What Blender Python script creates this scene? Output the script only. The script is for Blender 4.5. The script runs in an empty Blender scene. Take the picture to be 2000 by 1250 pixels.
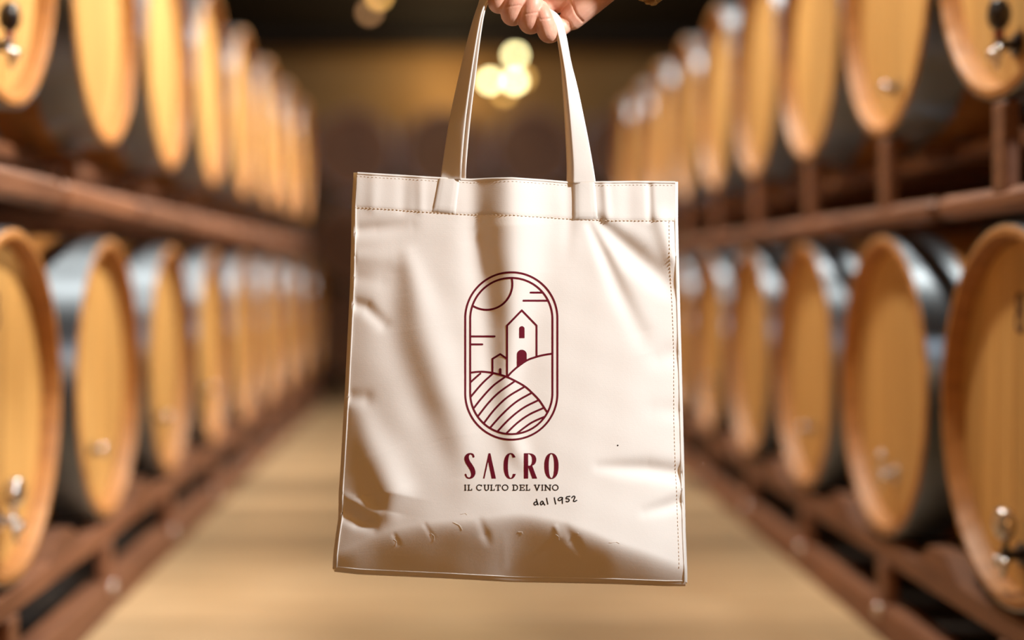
import bpy, bmesh, math, random
import numpy as np
from mathutils import Vector, Matrix

random.seed(7)
rng = np.random.default_rng(7)
C = bpy.context.scene.collection
PI = math.pi
D = 0.56                       # diameter of a barrel head, metres
CAMZ = 1.2 * D                 # camera height above the floor
F = 2930.0                     # focal length in pixels of a 2000 px wide frame
VX, VY = 877.0, 543.0          # vanishing point of the aisle

# ------------------------------------------------------------------ camera
cam_data = bpy.data.cameras.new('camera')
cam = bpy.data.objects.new('camera', cam_data)
C.objects.link(cam)
cam.location = (0, 0, CAMZ)
cam.rotation_euler = (PI / 2, 0, 0)
cam_data.sensor_width = 36.0
cam_data.lens = 36.0 * F / 2000.0
cam_data.shift_x = (1000 - VX) / 2000.0
cam_data.shift_y = -(625 - VY) / 2000.0
cam_data.clip_start = 0.02
BAG_Y = 1.65
cam_data.dof.use_dof = True
cam_data.dof.focus_distance = BAG_Y - 0.015
cam_data.dof.aperture_fstop = 1.25
bpy.context.scene.camera = cam

# ------------------------------------------------------------------ world, light, exposure
sc = bpy.context.scene
sc.view_settings.view_transform = 'Standard'
sc.view_settings.look = 'None'
sc.view_settings.gamma = 1.0
sc.view_settings.exposure = 0.0
sc.view_settings.use_curve_mapping = False
w = bpy.data.worlds.new('world')
sc.world = w
w.use_nodes = True
bg = w.node_tree.nodes['Background']
bg.inputs[0].default_value = (1.0, 0.68, 0.38, 1)
bg.inputs[1].default_value = 0.02


def area(name, loc, target, size, power, col):
    l = bpy.data.lights.new(name, 'AREA')
    l.shape = 'DISK'
    l.size = size
    l.energy = power
    l.color = col
    o = bpy.data.objects.new(name, l)
    C.objects.link(o)
    o.location = loc
    d = Vector(target) - Vector(loc)
    o.rotation_euler = d.to_track_quat('-Z', 'Y').to_euler()
    return o


# the room's ceiling lamps along the aisle, above the frame, turned to the barrel heads on either side
for i, y in enumerate((2.7, 3.8, 4.9, 6.0, 7.1)):
    l = area('ceiling_lamp', (0.40, y, 2.38), (-0.85, y - 0.25, 1.12), 0.15, 20.5, (1, 0.93, 0.80))
    l.data.spread = math.radians(84)
    l = area('ceiling_lamp', (0.30, y, 2.38), (0.95, y - 0.25, 1.10), 0.15, 9, (1, 0.93, 0.80))
    l.data.spread = math.radians(80)
# soft fill light added behind the camera to warm the bag's shadows
l = area('front_fill', (0.1, -1.7, 1.5), (0.03, 1.65, 0.7), 1.0, 3.1, (1, 0.48, 0.15))
l.data.spread = math.radians(50)
# two small ceiling lamps near the photographer, turned down the aisle
for x in (-1.12, 1.28):
    l = area('ceiling_lamp', (x, 0.5, 2.36), (x, 5.0, 1.0), 0.22, 22, (0.93, 0.97, 1))
    l.data.spread = math.radians(75)
# a spotlight up to the right of the photographer, aimed at the bag
sl = bpy.data.lights.new('spotlight', 'SPOT')
sl.energy = 332
sl.color = (0.96, 0.985, 1.0)
sl.spot_size = math.radians(27)
sl.spot_blend = 0.35
sl.shadow_soft_size = 0.09
so = bpy.data.objects.new('spotlight', sl)
C.objects.link(so)
so.location = (1.55, 0.48, 1.74)
so.rotation_euler = (Vector((0.03, 1.65, 0.70)) - so.location).to_track_quat('-Z', 'Y').to_euler()

# ------------------------------------------------------------------ helpers


def put(o, parent=None):
    C.objects.link(o)
    if parent is not None:
        o.parent = parent
    return o


def mesh(name, verts, faces, mat=None, smooth=False):
    me = bpy.data.meshes.new(name)
    me.from_pydata([tuple(v) for v in verts], [], [tuple(f) for f in faces])
    if mat:
        me.materials.append(mat)
    if smooth:
        me.polygons.foreach_set('use_smooth', [True] * len(me.polygons))
    me.update()
    return me


def obj(name, me, parent=None, loc=None):
    o = bpy.data.objects.new(name, me)
    if loc is not None:
        o.location = loc
    return put(o, parent)


def thing(name, label, cat, loc=(0, 0, 0), rotz=0, group=None):
    o = bpy.data.objects.new(name, None)
    o.empty_display_size = 0.1
    put(o)
    o.location = loc
    o.rotation_euler = (0, 0, rotz)
    o['label'] = label
    o['category'] = cat
    if group:
        o['group'] = group
    return o


def box_geo(x0, x1, y0, y1, z0, z1, b=0.0):
    """Box, its edges chamfered by b."""
    bm = bmesh.new()
    bmesh.ops.create_cube(bm, size=1)
    for v in bm.verts:
        v.co = Vector(((x0 + x1) / 2 + v.co.x * (x1 - x0), (y0 + y1) / 2 + v.co.y * (y1 - y0),
                       (z0 + z1) / 2 + v.co.z * (z1 - z0)))
    if b > 0:
        bmesh.ops.bevel(bm, geom=list(bm.edges), offset=b, segments=1, affect='EDGES')
    return bm


def bm_mesh(name, bm, mat, smooth=False):
    me = bpy.data.meshes.new(name)
    bm.to_mesh(me)
    bm.free()
    if mat:
        me.materials.append(mat)
    if smooth:
        me.polygons.foreach_set('use_smooth', [True] * len(me.polygons))
    return me


def box(name, x0, x1, y0, y1, z0, z1, mat, parent=None, b=0.004):
    return obj(name, bm_mesh(name, box_geo(x0, x1, y0, y1, z0, z1, b), mat), parent)


def lathe_geo(profile, n, axis='x', close=False):
    """profile: (axial, radius) pairs; revolves about the local x (or z) axis."""
    V, Fc = [], []
    for a, r in profile:
        for k in range(n):
            t = 2 * PI * k / n
            if axis == 'x':
                V.append((a, r * math.cos(t), r * math.sin(t)))
            else:
                V.append((r * math.cos(t), r * math.sin(t), a))
    m = len(profile)
    for i in range(m - 1):
        for k in range(n):
            k2 = (k + 1) % n
            Fc.append((i * n + k, i * n + k2, (i + 1) * n + k2, (i + 1) * n + k))
    if close:
        Fc.append(tuple(range(n))[::-1])
        Fc.append(tuple((m - 1) * n + k for k in range(n)))
    return V, Fc


def shade_auto(me, ang=40):
    me.polygons.foreach_set('use_smooth', [True] * len(me.polygons))
    try:
        me.set_sharp_from_angle(angle=math.radians(ang))
    except Exception:
        pass


# ------------------------------------------------------------------ materials


def new_mat(name, col, rough=0.6, metal=0.0):
    m = bpy.data.materials.new(name)
    m.use_nodes = True
    p = m.node_tree.nodes['Principled BSDF']
    p.inputs['Base Color'].default_value = (*col, 1)
    p.inputs['Roughness'].default_value = rough
    p.inputs['Metallic'].default_value = metal
    return m, m.node_tree, p


def wood(name, c1, c2, stretch=(1, 1, 1), scale=9.0, rough=0.5, vary=0.25, bump=0.15, coat=0.0):
    """Grain from stretched noise on object coordinates; a little tint per object."""
    m, nt, p = new_mat(name, c1, rough)
    N, L = nt.nodes, nt.links
    tc = N.new('ShaderNodeTexCoord')
    mp = N.new('ShaderNodeMapping')
    mp.inputs['Scale'].default_value = stretch
    L.new(tc.outputs['Object'], mp.inputs['Vector'])
    oi = N.new('ShaderNodeObjectInfo')
    add = N.new('ShaderNodeVectorMath')
    add.operation = 'ADD'
    mul = N.new('ShaderNodeMath')
    mul.operation = 'MULTIPLY'
    mul.inputs[1].default_value = 37.0
    L.new(oi.outputs['Random'], mul.inputs[0])
    L.new(mp.outputs['Vector'], add.inputs[0])
    L.new(mul.outputs[0], add.inputs[1])
    nz = N.new('ShaderNodeTexNoise')
    nz.inputs['Scale'].default_value = scale
    nz.inputs['Detail'].default_value = 5
    nz.inputs['Roughness'].default_value = 0.6
    L.new(add.outputs[0], nz.inputs['Vector'])
    ramp = N.new('ShaderNodeValToRGB')
    ramp.color_ramp.elements[0].color = (*c2, 1)
    ramp.color_ramp.elements[1].color = (*c1, 1)
    ramp.color_ramp.elements[0].position = 0.3
    ramp.color_ramp.elements[1].position = 0.68
    L.new(nz.outputs['Fac'], ramp.inputs['Fac'])
    hsv = N.new('ShaderNodeHueSaturation')
    mr = N.new('ShaderNodeMapRange')
    mr.inputs['To Min'].default_value = 1 - vary
    mr.inputs['To Max'].default_value = 1 + vary * 0.6
    L.new(oi.outputs['Random'], mr.inputs['Value'])
    L.new(mr.outputs[0], hsv.inputs['Value'])
    L.new(ramp.outputs['Color'], hsv.inputs['Color'])
    L.new(hsv.outputs['Color'], p.inputs['Base Color'])
    bp = N.new('ShaderNodeBump')
    bp.inputs['Strength'].default_value = bump
    bp.inputs['Distance'].default_value = 0.002
    L.new(nz.outputs['Fac'], bp.inputs['Height'])
    L.new(bp.outputs['Normal'], p.inputs['Normal'])
    if coat:
        p.inputs['Coat Weight'].default_value = coat
        p.inputs['Coat Roughness'].default_value = 0.25
    return m


M_HEAD = wood('oak_head', (0.63, 0.355, 0.112), (0.50, 0.26, 0.068), (1, 6, 0.35), 10, 0.55, 0.14)
M_BODY = wood('oak_stave', (0.46, 0.20, 0.05), (0.32, 0.125, 0.028), (0.5, 5, 5), 10, 0.5, 0.12)
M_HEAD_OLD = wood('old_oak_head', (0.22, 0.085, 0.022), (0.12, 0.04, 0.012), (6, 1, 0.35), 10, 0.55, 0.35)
M_RACK = wood('rack_wood', (0.24, 0.095, 0.042), (0.14, 0.05, 0.022), (4, 0.6, 4), 9, 0.6, 0.2)
M_PLANK = wood('floor_plank', (0.54, 0.385, 0.225), (0.38, 0.255, 0.14), (0.5, 5, 5), 7, 0.38, 0.42)


def steel(name, col, rough, noise=0.12):
    m, nt, p = new_mat(name, col, rough, 1.0)
    N, L = nt.nodes, nt.links
    tc = N.new('ShaderNodeTexCoord')
    nz = N.new('ShaderNodeTexNoise')
    nz.inputs['Scale'].default_value = 14
    nz.inputs['Detail'].default_value = 4
    L.new(tc.outputs['Object'], nz.inputs['Vector'])
    mr = N.new('ShaderNodeMapRange')
    mr.inputs['To Min'].default_value = rough - noise
    mr.inputs['To Max'].default_value = rough + noise
    L.new(nz.outputs['Fac'], mr.inputs['Value'])
    L.new(mr.outputs[0], p.inputs['Roughness'])
    return m


M_HOOP = steel('galvanised_hoop', (0.30, 0.355, 0.42), 0.44, 0.02)
# rolled steel: fine grooves round the hoop spread the highlights across its width
_nt = M_HOOP.node_tree
_p = _nt.nodes['Principled BSDF']
_p.inputs['Anisotropic'].default_value = 0.82
_p.inputs['Anisotropic Rotation'].default_value = 0.25
_tg = _nt.nodes.new('ShaderNodeTangent')
_tg.direction_type = 'RADIAL'
_tg.axis = 'X'
_nt.links.new(_tg.outputs[0], _p.inputs['Tangent'])
M_CHROME = steel('chrome', (0.62, 0.58, 0.55), 0.28, 0.05)
M_BLACK, _, _ = new_mat('black_plastic', (0.02, 0.015, 0.015), 0.35)
M_RED, _, _ = new_mat('red_plastic', (0.30, 0.02, 0.03), 0.4)
M_STAMP, _, _ = new_mat('burnt_stamp', (0.09, 0.035, 0.01), 0.8)


def rough_stone(name, c1, c2, scale, rough=0.9, bump=0.5):
    m, nt, p = new_mat(name, c1, rough)
    N, L = nt.nodes, nt.links
    tc = N.new('ShaderNodeTexCoord')
    nz = N.new('ShaderNodeTexNoise')
    nz.inputs['Scale'].default_value = scale
    nz.inputs['Detail'].default_value = 6
    L.new(tc.outputs['Object'], nz.inputs['Vector'])
    r = N.new('ShaderNodeValToRGB')
    r.color_ramp.elements[0].color = (*c1, 1)
    r.color_ramp.elements[1].color = (*c2, 1)
    r.color_ramp.elements[0].position = 0.35
    r.color_ramp.elements[1].position = 0.65
    L.new(nz.outputs['Fac'], r.inputs['Fac'])
    L.new(r.outputs['Color'], p.inputs['Base Color'])
    b = N.new('ShaderNodeBump')
    b.inputs['Strength'].default_value = bump
    b.inputs['Distance'].default_value = 0.01
    L.new(nz.outputs['Fac'], b.inputs['Height'])
    L.new(b.outputs['Normal'], p.inputs['Normal'])
    return m


M_SLAB = rough_stone('dark_slab', (0.020, 0.013, 0.010), (0.035, 0.022, 0.015), 5)
M_WALL = rough_stone('side_wall', (0.05, 0.028, 0.016), (0.08, 0.045, 0.024), 3)
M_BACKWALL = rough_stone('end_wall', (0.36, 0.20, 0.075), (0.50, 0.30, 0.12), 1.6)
M_CEIL = rough_stone('dark_ceiling', (0.018, 0.014, 0.013), (0.03, 0.023, 0.02), 3)

# ------------------------------------------------------------------ the setting
WL, WR = 1.22 * D, 1.45 * D          # distance of the barrel heads, left and right of the camera
XL, XR = -3.15 * D, 3.4 * D          # side walls
YN, YF = -2.6, 20.6 * D
ZC = CAMZ + 3.12 * D


def struct(name, me, parent=None):
    o = obj(name, me, parent)
    o['kind'] = 'structure'
    return o


SL = -0.022
floor = struct('floor', bm_mesh('floor', box_geo(XL - .1, XR + .1, YN, YF + .1, SL - 0.1, SL), M_SLAB))
pw = 0.30 * D
ny = int((18.0 * D - (-0.4)) / pw)
plank_me = bm_mesh('plank', box_geo(-WL + 0.004, WR - 0.004, 0.0015, pw - 0.0015, SL, 0.0, 0.002), M_PLANK)
for i in range(ny):
    o = obj('plank', plank_me, floor, (0, -0.4 + i * pw, random.uniform(-.0006, .0006)))
struct('wall_left', bm_mesh('wall_left', box_geo(XL - .1, XL, YN, YF, SL, ZC), M_WALL))
struct('wall_right', bm_mesh('wall_right', box_geo(XR, XR + .1, YN, YF, SL, ZC), M_WALL))
struct('wall_back', bm_mesh('wall_back', box_geo(XL - .1, XR + .1, YF, YF + .1, SL, ZC), M_BACKWALL))
struct('ceiling', bm_mesh('ceiling', box_geo(XL - .1, XR + .1, YN, YF + .1, ZC, ZC + .1), M_CEIL))
# dark beam that crosses under the ceiling in front of the end wall
struct('trim_1', bm_mesh('trim_1', box_geo(XL, XR, 18.9 * D, 19.2 * D, CAMZ + 2.98 * D, ZC, 0.01), M_CEIL))

# ------------------------------------------------------------------ barrels
BL = 1.5 * D


def rad(t):
    """Stave radius along the barrel, t = 0..1 from head to head."""
    return D * (0.5 + 0.025 * math.sin(PI * t) ** 1.15)


NST = 32
ts = [i / 14 for i in range(15)]
V, Fc = [], []
rows = []
prof = []
ch_in, rec = 0.462 * D, 0.055 * D
prof.append((-rec - 0.002, ch_in - 0.004))
prof.append((-rec, ch_in))
prof.append((-0.004, ch_in + 0.004))
prof.append((0.0, ch_in + 0.007))
prof.append((0.0, 0.5 * D - 0.005))
for t in ts:
    prof.append((-0.004 - (BL - 0.008) * t, rad(t)))
prof.append((-BL, 0.5 * D - 0.005))
prof.append((-BL, ch_in + 0.007))
prof.append((-BL + rec, ch_in))
nseg = NST * 3
for j, (a, r) in enumerate(prof):
    for k in range(nseg):
        th = 2 * PI * (k // 3 + (0.0, 0.07, 0.93)[k % 3]) / NST
        rr = r
        if k % 3 == 0 and 3 <= j < len(prof) - 2:
            rr = r - 0.0022
        V.append((a, rr * math.cos(th), rr * math.sin(th)))
for i in range(len(prof) - 1):
    for k in range(nseg):
        k2 = (k + 1) % nseg
        Fc.append((i * nseg + k, (i + 1) * nseg + k, (i + 1) * nseg + k2, i * nseg + k2))
body_me = mesh('staves', V, Fc, M_BODY)
shade_auto(body_me, 35)


def head_board(y0, y1, R, x0, x1, mat):
    """One vertical board of the head, its ends cut round."""
    n = 10
    ys = [y0 + (y1 - y0) * i / n for i in range(n + 1)]
    top = [(y, math.sqrt(max(R * R - y * y, 1e-8))) for y in ys]
    loop = [(y, z) for y, z in top] + [(y, -z) for y, z in reversed(top)]
    m = len(loop)
    ym = (y0 + y1) / 2
    V = []
    e = 0.0014
    for x, s in ((x0, 0), (x1 - e, 0), (x1, 1)):
        for y, z in loop:
            yy = y + (e if y < ym - 1e-6 else -e) * s if abs(y - y0) < 1e-6 or abs(y - y1) < 1e-6 else y
            V.append((x, yy, z * (1 - 0.003 * s)))
    Fs = [tuple(range(m)), tuple(2 * m + i for i in range(m))[::-1]]
    for q in range(2):
        for i in range(m):
            j = (i + 1) % m
            Fs.append((q * m + i, (q + 1) * m + i, (q + 1) * m + j, q * m + j))
    return V, Fs


RH = ch_in - 0.0006
cuts = [-RH * 0.9995, -0.66 * RH, -0.40 * RH, -0.13 * RH, 0.16 * RH, 0.42 * RH, 0.70 * RH, RH * 0.9995]
board_mes, headV, headF = [], [], []
for a, b in zip(cuts[:-1], cuts[1:]):
    v, f = head_board(a + 0.0006, b - 0.0006, RH, -rec - 0.022, -rec + random.uniform(0, .001), M_HEAD)
    board_mes.append(mesh('head_board', v, f, M_HEAD))
    k = len(headV)
    headV += v
    headF += [tuple(i + k for i in q) for q in f]
head_me = mesh('head', headV, headF, M_HEAD)
hv, hf = lathe_geo([(-BL + rec, ch_in), (-BL + rec, 0.001)], 48)
rear_me = mesh('rear_head', hv, hf, M_HEAD)


def hoop_me(t0, t1):
    n = 72
    th = 0.0022
    pr = []
    for i in range(5):
        t = t0 + (t1 - t0) * i / 4
        pr.append((-0.004 - (BL - .008) * t, rad(t) + th))
    pr = [(pr[0][0] + 0.0002, rad(t0) - 0.001)] + pr + [(pr[-1][0] - 0.0002, rad(t1) - 0.001)]
    v, f = lathe_geo(pr, n)
    f = [q[::-1] for q in f]
    me = mesh('hoop', v, f, M_HOOP)
    shade_auto(me, 30)
    return me


HOOPS = [hoop_me(0.0, 0.105), hoop_me(0.225, 0.262), hoop_me(0.35, 0.39), hoop_me(0.61, 0.65), hoop_me(0.738, 0.775),
         hoop_me(0.895, 1.0)]
bung_v, bung_f = lathe_geo([(rad(.5) - .01, .026), (rad(.5) + .012, .03), (rad(.5) + .018, .022), (rad(.5) + .018, .001)], 16, 'z')
bung_me = mesh('bung', [(x - BL / 2, y, z) for x, y, z in bung_v], bung_f, M_BLACK, True)


def join_geo(parts):
    V, Fs = [], []
    for v, f in parts:
        k = len(V)
        V += list(v)
        Fs += [tuple(i + k for i in q) for q in f]
    return V, Fs


def ball(c, r, n=14, m=9, s=(1, 1, 1)):
    pr = [(math.cos(PI * i / m) * r, max(math.sin(PI * i / m) * r, 1e-5)) for i in range(m + 1)]
    v, f = lathe_geo(pr, n)
    return [(c[0] + x * s[0], c[1] + y * s[1], c[2] + z * s[2]) for x, y, z in v], f


def tube(p0, p1, r0, r1, n=14):
    a, b = Vector(p0), Vector(p1)
    d = (b - a)
    q = d.to_track_quat('X', 'Z')
    v, f = lathe_geo([(0, r0), (d.length, r1)], n, 'x', True)
    return [tuple(a + q @ Vector(p)) for p in v], f


def tap_meshes(kind):
    """Sampling tap on a head: (flange+body, handle, spout). Local x points out to the aisle."""
    x0 = -rec
    flange = join_geo([tube((x0, 0, 0), (x0 + .010, 0, 0), .030, .028, 20), tube((x0 + .01, 0, 0), (x0 + .062, 0, 0), .012, .013),
                       ball((x0 + .062, 0, 0), .019), tube((x0 + .062, 0, 0), (x0 + .062, 0, .045), .010, .008)])
    if kind == 'lever':
        handle = join_geo([ball((x0 + .066, 0, .072), .030, s=(1.35, .9, 1.3)), ball((x0 + .070, 0, .094), .022, s=(1.4, 1.0, .8))])
        spout = join_geo([tube((x0 + .062, 0, 0), (x0 + .075, 0, -.055), .011, .009), ball((x0 + .080, .018, -.018), .016),
                          ball((x0 + .080, -.020, -.020), .015), tube((x0 + .080, -.02, -.02), (x0 + .08, .018, -.018), .007, .007)])
    else:
        handle = join_geo([ball((x0 + .066, 0, .052), .019), ball((x0 + .066, 0, .040), .012)])
        spout = join_geo([tube((x0 + .062, 0, 0), (x0 + .072, 0, -.050), .010, .008), ball((x0 + .070, .022, -.010), .013)])
    return flange, handle, spout


TAP = {}
for kd in ('lever', 'knob'):
    fl, ha, sp = tap_meshes(kd)
    TAP[kd] = (mesh('tap', *fl, M_CHROME, True), mesh('tap_handle', *ha, M_CHROME, True), mesh('tap_spout', *sp, M_CHROME, True))
fl, ha, sp = tap_meshes('lever')
sg_f, sg_h = join_geo([tube((-rec, 0, 0), (-rec + .008, 0, 0), .022, .020, 20), tube((-rec, 0, 0), (-rec + .05, 0, 0), .010, .009)]), ball((-rec + .06, 0, 0), .021)
TAP['single'] = (mesh('tap', *sg_f, M_BLACK, True), mesh('tap_knob', *sg_h, M_CHROME, True), None)
TAP['dark'] = (mesh('tap', *fl, M_BLACK, True), mesh('tap_handle', *ha, M_BLACK, True), mesh('tap_spout', *sp, M_CHROME, True))
TAP['chrome_dark'] = (mesh('tap', *fl, M_BLACK, True), mesh('tap_handle', *ha, M_CHROME, True), mesh('tap_spout', *sp, M_CHROME, True))
rv, rf = tube((-rec + .055, 0, .022), (-rec + .078, 0, .026), .012, .010)
tap_button = mesh('tap_button', rv, rf, M_RED, True)


def ring_geo(cy, cz, R, r, x):
    v, f = [], []
    n = 20
    for k in range(n):
        t = 2 * PI * k / n
        for rr in (R - r, R + r):
            for xx in (x - 0.001, x + 0.0007):
                v.append((xx, cy + rr * math.cos(t), cz + rr * math.sin(t)))
    for k in range(n):
        a, b = 4 * k, 4 * ((k + 1) % n)
        for p, q in ((1, 3), (0, 1), (3, 2)):
            f.append((a + p, a + q, b + q, b + p))
    return v, f


stamp_me = mesh('stamp', *join_geo([ring_geo(0, .015, .011, .004, -rec + .001), ring_geo(0, -.013, .014, .004, -rec + .001)]), M_STAMP)

ORD = ['first', 'second', 'third', 'fourth', 'fifth', 'sixth', 'seventh', 'eighth', 'ninth']
tilt = 0


def barrel(side, tier, k, Y, zc, label, boards, tap=None, tapz=-0.27, tapy=0.0, stamp=None):
    s = -1 if side == 'left' else 1
    X = -WL if side == 'left' else WR
    root = thing('wine_barrel', label, 'barrel', (X, Y * D, CAMZ + zc * D), 0 if s < 0 else PI,
                 'barrels on the %s tier of the %s rack' % (tier, side))
    roll = random.uniform(-.10, .10)
    o = obj('staves', body_me, root)
    o.rotation_euler = (random.uniform(0, .19), 0, 0)
    if boards:
        for b in board_mes:
            h = obj('head_board', b, root)
            h.rotation_euler = (roll, 0, 0)
    else:
        h = obj('head', head_me, root)
        h.rotation_euler = (roll, 0, 0)
    obj('rear_head', rear_me, root)
    for hm in HOOPS:
        obj('hoop', hm, root)
    obj('bung', bung_me, root)
    if tap:
        t = obj('tap', TAP[tap][0], root, (-rec * 0.58, tapy * D, tapz * D))
        t.scale = (0.42, 0.8, 0.62)
        obj(TAP[tap][1].name.split('.')[0], TAP[tap][1], t)
        if TAP[tap][2]:
            obj('tap_spout', TAP[tap][2], t)
        if tap == 'dark':
            obj('tap_button', tap_button, t)
    if stamp:
        st = obj('stamp', stamp_me, root, (0, stamp[0] * D, stamp[1] * D))
    return root


YUL = [4.18 + 1.2 * k for k in range(8)]
YLL = [4.23 + 1.2 * k for k in range(9)]
YUR = [3.97 + 1.06 * k for k in range(9)]
YLR = [3.93 + 1.13 * k for k in range(9)]
ZU, ZL = 0.977, -0.36
extra = {
    ('left', 'lower', 0): 'chrome tap low on head',
    ('left', 'lower', 1): 'pale tap knob',
    ('left', 'upper', 0): 'dark tap on head',
    ('right', 'lower', 0): 'big chrome tap',
    ('right', 'lower', 1): 'twin chrome knobs',
    ('right', 'lower', 2): 'one chrome knob',
    ('right', 'upper', 0): 'black and red tap',
    ('right', 'upper', 1): 'one round knob',
}


def barrel_label(side, tier, k):
    e = extra.get((side, tier, k))
    if e:
        return 'oak barrel, %s of %s row on %s rack, %s' % (ORD[k], tier, side, e)
    return 'oak barrel with grey hoops, %s along %s row of %s rack' % (ORD[k], tier, side)


taps = {('left', 'lower', 0): ('lever', -.325, 0), ('left', 'lower', 1): ('single', -.25, -.10), ('left', 'lower', 2): ('single', -.25, -.05),
        ('left', 'lower', 3): ('single', -.22, 0), ('left', 'upper', 0): ('dark', -.33, 0),
        ('right', 'lower', 0): ('chrome_dark', -.365, 0), ('right', 'lower', 1): ('knob', -.30, 0), ('right', 'lower', 2): ('single', -.26, 0),
        ('right', 'lower', 4): ('single', -.22, 0), ('right', 'upper', 0): ('dark', -.36, 0), ('right', 'upper', 1): ('single', -.34, 0)}
for side, tier, ys, zc in (('left', 'upper', YUL, ZU), ('left', 'lower', YLL, ZL), ('right', 'upper', YUR, ZU), ('right', 'lower', YLR, ZL)):
    for k, Y in enumerate(ys):
        t = taps.get((side, tier, k))
        st = None
        if tier == 'lower' and k == 0:
            st = (-0.02, 0.27)
        barrel(side, tier, k, Y, zc, barrel_label(side, tier, k), k < 6, t[0] if t else None, t[1] if t else 0, t[2] if t else 0, st)

# ------------------------------------------------------------------ barrel racks
bolt_v, bolt_f = ball((0, 0, 0), 0.014, 12, 6, (0.6, 1, 1))
bolt_me = mesh('bolt', bolt_v, bolt_f, M_CHROME, True)


def rack(side, yu, yl, label):
    s = -1 if side == 'left' else 1
    W = WL if side == 'left' else WR
    root = thing('barrel_rack', label, 'rack', (s * W, 4.0 * D, SL))

    def bx(name, a0, a1, Y0, Y1, z0, z1, b=0.005):
        """a: distance out from the head plane in D, Y along the aisle in D, z in D above the camera."""
        x0, x1 = sorted((s * a0 * D, s * a1 * D))
        z0w = (z0 * D + CAMZ - SL) if z0 > -1.2 else 0.0
        return box(name, x0, x1, (Y0 - 4) * D, (Y1 - 4) * D, z0w, z1 * D + CAMZ - SL, M_RACK, root, b)

    y0, y1 = min(yu[0], yl[0]) - 1.1, max(yu[-1], yl[-1]) + 0.75
    zr0, zr1 = (0.218, 0.312) if side == 'left' else (0.172, 0.240)
    bx('rail', 0.0, 0.08, y0, y1, -1.3, -1.09)
    bx('rail', 0.012, 0.08, y0, y1, -0.955, -0.878)
    bx('rail', 1.36, 1.48, y0, y1, -0.955, -0.878)
    for Y in yu:                                             # the upper front rail is in lengths, one under each barrel
        bx('rail', 0.0, 0.06, Y - 0.5 * (yu[1] - yu[0]) + 0.03, Y + 0.5 * (yu[1] - yu[0]) - 0.03, zr0, zr1, 0.012)
        bx('rail_lug', 0.06, 0.16, Y - 0.05, Y + 0.05, zr0 + 0.01, zr1 - 0.005)
    bx('rail', 0.225, 0.28, y0, y1, 0.385, 0.44)
    bx('rail', 1.38, 1.50, y0, y1, zr0, zr1)
    for Y in yl:
        p = bx('post', 0.006, 0.05, Y - 0.055, Y + 0.055, -1.09, -0.954)
        bl = obj('bolt', bolt_me, root, (s * -0.002, (Y - 4) * D, -1.12 * D + CAMZ - SL))
        bx('rear_post', 1.37, 1.47, Y - 0.055, Y + 0.055, -1.3, -0.954)
    for a, b in zip(yl[:-1], yl[1:]):                        # chocks between neighbouring barrels
        ym = (a + b) / 2
        g = [(-.19, 0), (.19, 0), (.07, .065), (-.07, .065)]
        V = [(s * x * D, (ym - 4 + q) * D, (-0.879 + h) * D + CAMZ - SL) for x in (.012, .08) for q, h in g]
        Fs = [(0, 1, 2, 3), (7, 6, 5, 4)] + [(i, (i + 1) % 4 + 0, (i + 1) % 4 + 4, i + 4) for i in range(4)]
        me = mesh('chock', V, Fs, M_RACK)
        obj('chock', me, root)
    for Y in yu:
        if side == 'left':
            bx('post', 0.12, 0.16, Y - 0.05, Y + 0.05, zr1 - 0.03, 0.445)
        else:
            bx('post', 0.003, 0.045, Y - 0.05, Y + 0.05, zr1 - 0.02, 0.468)
        bx('cross_beam', 0.125, 1.48, Y - 0.048, Y + 0.048, 0.395, 0.443)
        bx('rear_post', 1.40, 1.48, Y - 0.05, Y + 0.05, zr1, 0.445)
    yy = yl[0] - 1.0
    for Y in (yy, yl[3] - 0.5 * (yl[1] - yl[0]), yl[6] - 0.5 * (yl[1] - yl[0]), yl[8] + 0.65):
        bx('upright', 1.52, 1.62, Y - 0.05, Y + 0.05, -1.3, 1.6)
        bx('brace', 0.14, 1.6, Y - 0.03, Y + 0.03, zr0 + .01, zr1 - .01)
    return root


rack('left', YUL, YLL, 'brown wooden two-tier barrel rack along the left side of the aisle')
rack('right', YUR, YLR, 'brown wooden two-tier barrel rack along the right side of the aisle')

# ------------------------------------------------------------------ barrels and rack at the end of the aisle
YE = 18.2
erack = thing('barrel_rack', 'dim wooden rack of barrels across the far end of the aisle', 'rack', (0, YE * D, SL))
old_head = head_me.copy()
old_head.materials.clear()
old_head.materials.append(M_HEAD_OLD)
ecols = [(x - VX) / F * YE for x in (514, 690, 866, 1042, 1218)]
tiers = [('lowest', -0.66), ('middle', 0.44), ('top', 1.54)]
cname = ['first', 'second', 'third', 'fourth', 'fifth']
for tn, zc in tiers:
    z0 = (zc - 0.5) * D + CAMZ - SL
    for a in (0.02, 1.38):
        box('rail', (ecols[0] - .8) * D, (ecols[-1] + .8) * D, a * D, (a + .1) * D, z0 - 0.055 * D, z0 - 0.010, M_RACK, erack)
    for i, cx in enumerate(ecols):
        lab = 'dim brown barrel on the end rack, %s from the left on its %s shelf' % (cname[i], tn)
        root = thing('wine_barrel', lab, 'barrel', (cx * D, YE * D, CAMZ + zc * D), -PI / 2, 'barrels on the rack at the end of the aisle')
        obj('staves', body_me, root)
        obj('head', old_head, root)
        for hm in HOOPS:
            obj('hoop', hm, root)
for i in range(len(ecols) + 1):
    cx = ecols[0] - .54 + i * (ecols[1] - ecols[0])
    for a in (0.03, 1.39):
        box('upright', (cx - .03) * D, (cx + .03) * D, (a - .02) * D, (a + .07) * D, 0, (2.0 * D + CAMZ - SL), M_RACK, erack)

# ------------------------------------------------------------------ lamps far down the aisle


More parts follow.
